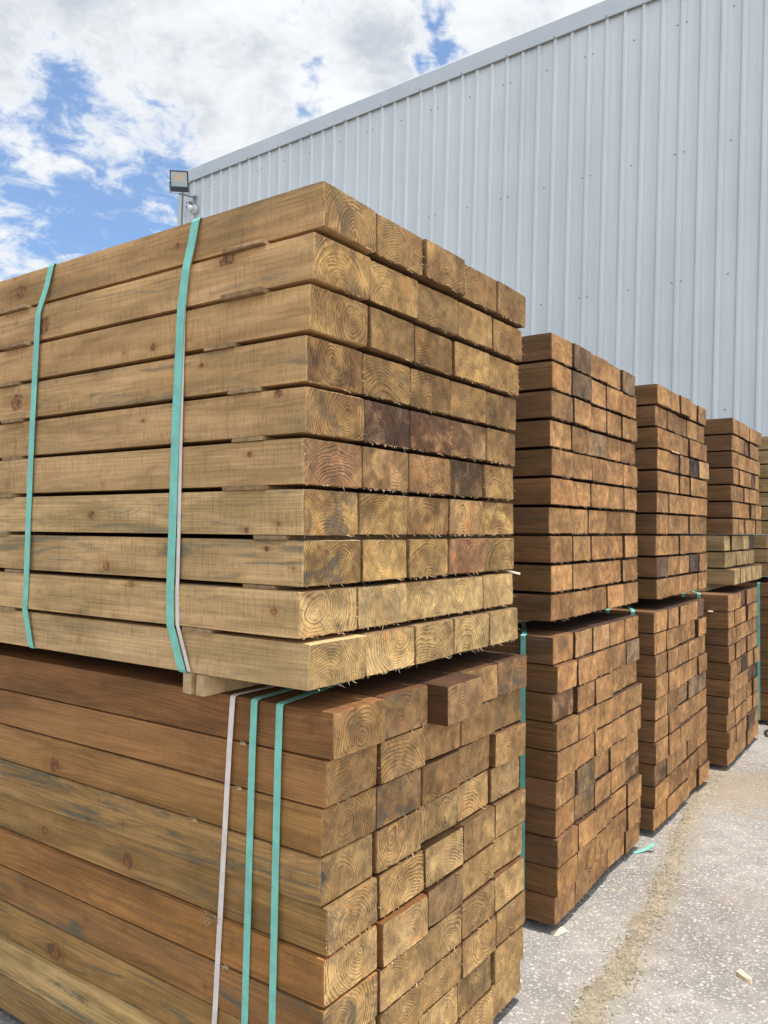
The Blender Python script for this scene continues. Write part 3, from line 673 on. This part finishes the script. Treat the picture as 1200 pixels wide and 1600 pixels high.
# ------------------------------------------------------------ small loose things
def chip(name, sx, sy, sz, loc, rot, mat, label, cat, seed=0, group=None):
    rr = random.Random(seed); vs = []
    for k, (a, b_) in enumerate(((-1, -1), (1, -1), (1.1, 0), (1, 1), (-1, 1), (-1.15, .2))):
        vs.append((a*sx/2*rr.uniform(.8, 1.1), b_*sy/2*rr.uniform(.7, 1.1), 0))
    for k in range(6): vs.append((vs[k][0]*rr.uniform(.8, 1), vs[k][1]*rr.uniform(.75, 1), sz*rr.uniform(.6, 1.1)))
    fs = [tuple(range(5, -1, -1)), tuple(range(6, 12))] + [(k, (k+1) % 6, 6+(k+1) % 6, 6+k) for k in range(6)]
    o = link(name, mesh(name, vs, fs), [mat]); o.location = loc; o.rotation_euler = rot
    return tag(o, label, cat, group)
chip('wood_chip', .055, .022, .016, (1.292, -.554, .001), (0, 0, R(50)), M_PALE, 'pale chunky wood chip alone on the asphalt at the lower right', 'wood chip', 1)
chip('wood_chip', .05, .02, .004, (3.42, -.33, .001), (0, 0, R(-20)), M_PALE, 'flat white chip on the asphalt beyond the fourth stack foot', 'wood chip', 2)
chip('wood_chip', .04, .014, .004, (3.36, -.43, .001), (0, 0, R(-50)), M_PALE, 'smaller flat white chip at the right edge of the asphalt', 'wood chip', 3)
chip('wood_offcut', .06, .038, .002, (1.228, .032, .002), (R(2), R(-3), R(-25)), M_PALE, 'bent pale wood sliver under the front corner of the second stack', 'wood offcut', 4)
chip('wood_offcut', .04, .03, .008, (3.552, .045, ZB+.897), (0, 0, R(8)), M_PALE, 'small pale offcut stuck out between rows of the fourth lower pack', 'wood offcut', 5)
chip('wood_offcut', .03, .024, .008, (3.552, .09, ZB+.397), (0, 0, R(8)), M_PALE, 'pale offcut low down on the side of the fourth lower pack', 'wood offcut', 6)
chip('wood_offcut', .16, .012, .005, (2.70, .022, 1.0775+6*.1035+BH), (0, 0, R(3)), M_PALE, 'long pale stick jutting out above the fourth row of third stack', 'wood offcut', 7)
chip('wood_offcut', .055, .014, .006, (1.222, .073, ZB+.195), (0, R(30), R(-60)), M_PALE, 'pale torn sliver at the second stack corner near its foot', 'wood offcut', 8)
chip('wood_offcut', .06, .010, .005, (.775, .0, 1.0745+.198), (R(15), R(12), R(-30)), M_PALE, 'pale splinter sticking out at the right edge of nearest upper pack', 'wood offcut', 9)
def tuft(loc, seed, n, ln, label):
    rr = random.Random(seed); vs, fs, mi = [], [], []
    for _ in range(n):
        sliver(rr, vs, fs, mi, (rr.uniform(-.001, .001), rr.uniform(-.012, .012), rr.uniform(-.002, .003)), (rr.uniform(-1, -.3), rr.uniform(-1, 1), rr.uniform(-.6, .5)), rr.uniform(.5, 1)*ln, .0018, 0)
    # clinging crumb
    chipv = [(-.004, -.008, -.002), (.002, -.009, -.003), (.002, .008, -.003), (-.005, .007, -.001), (-.002, -.006, .005), (.002, .006, .004)]
    b0 = len(vs); vs += chipv; fs += [(b0, b0+1, b0+2, b0+3), (b0, b0+4, b0+1), (b0+2, b0+5, b0+3), (b0+1, b0+4, b0+5, b0+2), (b0+3, b0+5, b0+4, b0)]
    o = link('bark_tuft', mesh('bark_tuft', vs, fs), [M_BARK]); o.location = loc
    tag(o, label, 'bark tuft', 'bark tufts on the nearest lower pack')
xs = -.1564-.002
tuft((xs, .283, ZB+.5-.004), 1, 40, .034, 'large frayed bark tuft where the white strap crosses lower rows')
tuft((xs, .210, ZB+.8-.002), 2, 12, .014, 'small bark tuft between white and green strap, third row down')
tuft((xs, .352, ZB+.7-.002), 3, 8, .008, 'tiny bark lump left of the white strap, fourth row down')
tuft((xs, .245, ZB+.4-.002), 4, 12, .014, 'small bark tuft low down between white and green strap')
tuft((xs, .200, ZB+.9-.002), 5, 8, .010, 'thin bark fibre right below the top sleeper, between the straps')
# torn scrap of green strap on the ground
pts = [(0, 0, .001), (.025, .002, .001), (.046, .0, .004), (.068, -.004, .014), (.086, -.008, .026), (.10, -.01, .032)]
me = ribbon('strap_scrap', pts, .02); o = link('strap_scrap', me, [M_GREEN]); o.location = (2.06, .035, .001); o.rotation_euler = (0, 0, R(-38))
tag(o, 'torn scrap of green strap curling up from the asphalt', 'strap scrap')
# black strap end lying at the far right
M_BLACK = simple('black_plastic', (.018, .018, .02), .4, var=.2)
pts = [(4.55+.03*k, -.10+.012*math.sin(k*.5)+.004*k, .002+.012*max(0, math.sin(k*.45))) for k in range(14)]
o = link('black_strap', ribbon('black_strap', pts, .02, .002), [M_BLACK]); tag(o, 'black strap end curled on the ground by the fifth stack', 'strap')

# ------------------------------------------------------------ warehouse
WX, SH, Y0, YB0 = 7.0, .0234, 8.95, 3.229
def ztop(y): return 7.1755 - .0254*(y-3)
mw, g, b = new_mat('grey_coated_steel')
P = g.N.new('ShaderNodeTexCoord').outputs['Object']
px, py, pz = g.xyz(P)
st_ = g.noise(g.vec(g.m('MULTIPLY', px, 3), g.m('MULTIPLY', py, 9), g.m('MULTIPLY', pz, .35)), 1, 4, .6)
bl_ = g.noise(P, .5, 3, .6)
c = g.mix(g.ss(st_, .3, .7), (.49, .52, .53), (.54, .57, .575)); f = g.ss(bl_, .3, .7, .95, 1.05)
c = g.mix(1.0, c, g.vec(f, f, f), 'MULTIPLY')
sp = g.vor(P, 2.2, 'F1'); c = g.mix(g.m('MULTIPLY', g.ss(sp['Distance'], .03, .01), .5), c, (.2, .2, .2))
g.put(b.inputs['Base Color'], c); b.inputs['Roughness'].default_value = .36; b.inputs['Specular IOR Level'].default_value = .5
g.put(b.inputs['Normal'], g.bump(g.noise(P, 2.2, 2), .06, .05))
mf = simple('steel_flashing', (.45, .485, .50), .4, var=.05, vscale=2)
mr = simple('galvanised_roof', (.40, .42, .43), .5, var=.06, vscale=1)
bld = empty('warehouse', (WX, Y0, 0), 'pale grey ribbed steel shed wall rising behind the stacks', 'warehouse')
def bpart(name, me, mats, parent=None):
    o = bpy.data.objects.new(name, me); COL.objects.link(o); o.parent = parent or bld
    for m in mats: me.materials.append(m)
    if parent is None: o.matrix_parent_inverse = Matrix.Translation(-Vector(bld.location))
    return o
prof = []      # (y offset in pitch cell, depth toward camera)
k0 = -82; ribs = [YB0 + .2*k for k in range(k0, 29)]
line = []
for yc in ribs:
    if yc > Y0-.07: break
    line += [(yc-.100, 0.0), (yc-.098+.012, .0), (yc-.070, .0), (yc-.064, .0014), (yc-.054, .0014), (yc-.048, 0.0), (yc-.031, 0.0), (yc-.013, .027), (yc+.009, .027), (yc+.027, 0.0), (yc+.052, 0.0), (yc+.058, .0014), (yc+.068, .0014), (yc+.074, 0.0)]
line.append((Y0, 0.0))
zs = [0.0, 2.4, 4.8, None]
vs, fs = [], []
for (yy, dp) in line:
    for z in zs:
        zq = ztop(yy)-.05 if z is None else z
        vs.append((WX-dp, yy - SH*zq, zq))
nz = len(zs)
for i in range(len(line)-1):
    for k in range(nz-1): a = i*nz+k; fs.append((a, a+1, a+nz+1, a+nz))
wall = bpart('ribbed_wall', mesh('ribbed_wall', vs, fs), [mw])
def prism(name, pts8): # 8 corner box from two quads
    return mesh(name, pts8, [(3, 2, 1, 0), (4, 5, 6, 7), (0, 1, 5, 4), (1, 2, 6, 5), (2, 3, 7, 6), (3, 0, 4, 7)])
ya = ribs[0]-.1
# flashing: three-step folded profile along the top edge, in lengths with a small lap
fs_, vs_ = [], []
fp = [(-.036, -.205), (-.046, -.200), (-.046, -.195), (-.052, -.012), (-.045, .0), (.24, .03), (.24, -.02)]
joints = [ya-.05]
yy = ya+2.9
while yy < Y0-1: joints.append(yy); yy += 3.0
joints.append(Y0+.06)
for j in range(len(joints)-1):
    a_, b_ = joints[j], joints[j+1]+(.08 if j < len(joints)-2 else 0); ex = .0015*(j % 2)
    b0 = len(vs_)
    for yy in (a_, b_):
        for dx, dz in fp: zq = ztop(yy)+dz+ex; vs_.append((WX+dx-ex, yy-SH*zq, zq))
    n = len(fp)
    for q in range(n-1): fs_.append((b0+q, b0+q+1, b0+n+q+1, b0+n+q))
bpart('flashing', mesh('flashing', vs_, fs_), [mf])
# end wall, back wall and roof give the shed its depth
D2 = 14.0
def q4(y, x, z): return (x, y-SH*z, z)
zt1, zt2 = ztop(Y0), ztop(ya)
vs = [q4(Y0, WX+.001, 0), q4(Y0, WX+D2, 0), q4(Y0, WX+D2, zt1-.1), q4(Y0, WX+.001, zt1-.06), q4(Y0-.1, WX+.001, 0), q4(Y0-.1, WX+D2, 0), q4(Y0-.1, WX+D2, zt1-.1), q4(Y0-.1, WX+.001, zt1-.06)]
bpart('end_wall', prism('end_wall', vs), [mw])
vs = [q4(ya, WX+.2, zt2-.06), q4(Y0, WX+.2, zt1-.06), q4(Y0, WX+D2, zt1-.16), q4(ya, WX+D2, zt2-.16), q4(ya, WX+.2, zt2-.02), q4(Y0, WX+.2, zt1-.02), q4(Y0, WX+D2, zt1-.1), q4(ya, WX+D2, zt2-.1)]
bpart('roof', prism('roof', vs), [mr])
vs = [(WX+D2, ya, 0), (WX+D2, Y0, 0), (WX+D2, Y0-.15, zt1-.2), (WX+D2, ya-.15, zt2-.2), (WX+D2+.1, ya, 0), (WX+D2+.1, Y0, 0), (WX+D2+.1, Y0-.15, zt1-.2), (WX+D2+.1, ya-.15, zt2-.2)]
bpart('back_wall', prism('back_wall', vs), [mw])
# corner trim up the shed's left edge
vs, fs = [], []
for z in (0, zt1-.1):
    for x, y in ((WX-.034, Y0-.07), (WX-.038, Y0+.012), (WX+.12, Y0+.012), (WX+.12, Y0-.002), (WX-.026, Y0-.002), (WX-.024, Y0-.07)): vs.append((x, y-SH*z, z))
for q in range(6): fs.append((q, (q+1) % 6, 6+(q+1) % 6, 6+q))
fs += [tuple(range(5, -1, -1)), tuple(range(6, 12))]
bpart('corner_trim', mesh('corner_trim', vs, fs), [mf])
# fixing screws: pairs astride every fifth rib, a single midway; also on the flashing
vs, fs = [], []
def screw(y, z, dep=0.0, r=.0065):
    b0 = len(vs); yc = y - SH*z; n = 6
    for q in range(n): a = q*math.tau/n; vs.append((WX-dep-.0005, yc+math.cos(a)*r*1.5, z+math.sin(a)*r*1.5))
    for q in range(n): a = q*math.tau/n; vs.append((WX-dep-.009, yc+math.cos(a)*r*.8, z+math.sin(a)*r*.8))
    fs.append(tuple(range(b0+n-1+n, b0+n-1, -1)))
    for q in range(n): fs.append((b0+q, b0+(q+1) % n, b0+n+(q+1) % n, b0+n+q)[::-1])
for k in range(-82, 28):
    yc = YB0+.2*k
    for z in (6.67, 5.32, 3.98, 2.62, 1.27):
        if k % 5 == 0 and yc < Y0-.1: screw(yc+.047, z); screw(yc-.047, z+.004)
        if (k+3) % 5 == 0 and yc+.1 < Y0-.1: screw(yc+.10, z)
    if k % 3 == 0 and yc < Y0-.1: screw(yc, ztop(yc)-.185, .046, .008)
bpart('fixing_screws', mesh('fixing_screws', vs, fs), [simple('screw_head', (.25, .26, .27), .5)])['kind'] = 'stuff'

# ------------------------------------------------------------ floodlight, sensor and camera dome on the shed corner
def bm_obj(name, fn, mats, parent, smooth=False):
    bm = bmesh.new(); fn(bm); me = bpy.data.meshes.new(name); bm.to_mesh(me); bm.free()
    o = bpy.data.objects.new(name, me); COL.objects.link(o); o.parent = parent
    for m in mats: me.materials.append(m)
    if smooth: me.polygons.foreach_set('use_smooth', [True]*len(me.polygons))
    return o
def box(bm, c, s, rot=None, bev=0.0):
    r = bmesh.ops.create_cube(bm, size=1); M2 = Matrix.Translation(c) @ (rot or Matrix()) @ Matrix.Diagonal((*s, 1))
    bmesh.ops.transform(bm, matrix=M2, verts=r['verts'])
    if bev:
        ed = list({e for v in r['verts'] for e in v.link_edges}); bmesh.ops.bevel(bm, geom=ed, offset=bev, segments=2, affect='EDGES')
def rod(bm, a, b_, r, n=10):
    a, b_ = Vector(a), Vector(b_); dd = b_-a
    q = bmesh.ops.create_cone(bm, cap_ends=True, segments=n, radius1=r, radius2=r, depth=dd.length)
    bmesh.ops.transform(bm, matrix=Matrix.Translation((a+b_)/2) @ dd.to_track_quat('Z', 'Y').to_matrix().to_4x4(), verts=q['verts'])
M_DARK = simple('dark_cast_housing', (.03, .035, .045), .4, var=.1)
M_STEEL = simple('bracket_steel', (.22, .23, .24), .4, metal=.6, var=.1)
mgl, g, b = new_mat('floodlight_glass')
Pg_ = g.N.new('ShaderNodeTexCoord').outputs['Object']; gx, gy, gz = g.xyz(Pg_)
c = g.mix(g.ss(gz, -.08, -.03), (.30, .42, .46), (.42, .43, .40))
led = g.m('MULTIPLY', g.ss(g.m('ABSOLUTE', gx), .065, .045), g.ss(g.m('ABSOLUTE', g.m('SUBTRACT', gz, .03)), .045, .03))
c = g.mix(g.m('MULTIPLY', led, .8), c, (.62, .42, .25))
g.put(b.inputs['Base Color'], c); b.inputs['Roughness'].default_value = .15
# local frame: lamp faces -y local, x = width, z = up
FL = Vector((6.55, 8.30, 6.63))
fl = empty('floodlight', FL, 'square black floodlight on a bracket at the shed corner', 'floodlight')
face = Vector((-.62, -.55, -.42)).normalized()      # direction the glass faces
zx = Vector((0, 0, 1)).cross(-face).normalized()*-1
fl.rotation_euler = Matrix((face.cross(Vector((0, 0, 1))).normalized()*-1, -face, Vector((0, 0, 0)))).to_3x3().transposed().to_euler() if False else (0, 0, 0)
ax = (-face).cross(Vector((0, 0, 1))).normalized(); az = ax.cross(-face).normalized()
fl.rotation_euler = Matrix((ax, -face, az)).transposed().to_euler()
def hous(bm):
    box(bm, (0, .03, 0), (.27, .04, .30), bev=.008)
    box(bm, (0, .004, .142), (.27, .014, .016)); box(bm, (0, .004, -.112), (.27, .014, .076))
    box(bm, (-.127, .004, .03), (.016, .014, .21)); box(bm, (.127, .004, .03), (.016, .014, .21))
    for k in range(7): box(bm, (-.09+.03*k, .062, 0), (.006, .03, .24))
bm_obj('lamp_housing', hous, [M_DARK], fl)
gl = bm_obj('lamp_glass', lambda bm: box(bm, (0, .002, 0), (.238, .006, .206)), [mgl], fl); gl.location = (0, 0, .03)
def brk(bm):
    box(bm, (-.148, .03, -.09), (.008, .03, .16)); box(bm, (.148, .03, -.09), (.008, .03, .16)); box(bm, (0, .03, -.172), (.304, .03, .008))
    rod(bm, (-.156, .03, -.02), (-.13, .03, -.02), .012); rod(bm, (.13, .03, -.02), (.156, .03, -.02), .012)
bm_obj('lamp_bracket', brk, [M_STEEL], fl)
inv = fl.rotation_euler.to_matrix().transposed()
def toL(p_): return inv @ (Vector(p_)-FL)
foot = Vector((WX-.03, 8.42, 6.56))
def arm(bm):
    rod(bm, toL(FL + Vector(az)*-.18 - face*.03), toL(foot), .013); rod(bm, toL(foot), toL(foot+Vector((0, 0, -.16))), .008)
    box(bm, toL(foot+Vector((-.006, 0, 0))), (.05, .05, .05))
bm_obj('lamp_arm', arm, [M_STEEL], fl)
se = empty('motion_sensor', (WX-.034, 8.50, 6.44), 'small square grey motion sensor under the floodlight arm', 'motion sensor')
def sen(bm): box(bm, (-.035, 0, 0), (.07, .10, .10), Matrix.Rotation(R(12), 4, 'Z'), .01)
bm_obj('sensor_body', sen, [simple('grey_plastic', (.16, .18, .19), .5)], se)
bm_obj('sensor_lens', lambda bm: box(bm, (-.078, -.008, 0), (.008, .045, .045), Matrix.Rotation(R(12), 4, 'Z'), .003), [simple('white_lens', (.65, .66, .66), .3)], se)
dm_ = empty('security_camera', (WX-.034, 8.415, 6.36), 'round white dome camera mounted below the floodlight', 'security camera')
M_WP = simple('white_painted_plastic', (.50, .51, .51), .4, var=.05)
def dome(bm):
    q = bmesh.ops.create_uvsphere(bm, u_segments=20, v_segments=12, radius=.046); bmesh.ops.transform(bm, matrix=Matrix.Translation((-.10, 0, -.01)) @ Matrix.Diagonal((1, 1, 1.15, 1)), verts=q['verts'])
bm_obj('camera_dome', dome, [M_WP], dm_, True)
def cbase(bm): rod(bm, (0, 0, .0), (-.05, 0, .0), .07, 20); box(bm, (-.02, .03, -.12), (.04, .05, .08), bev=.004)
bm_obj('camera_base', cbase, [M_WP], dm_)
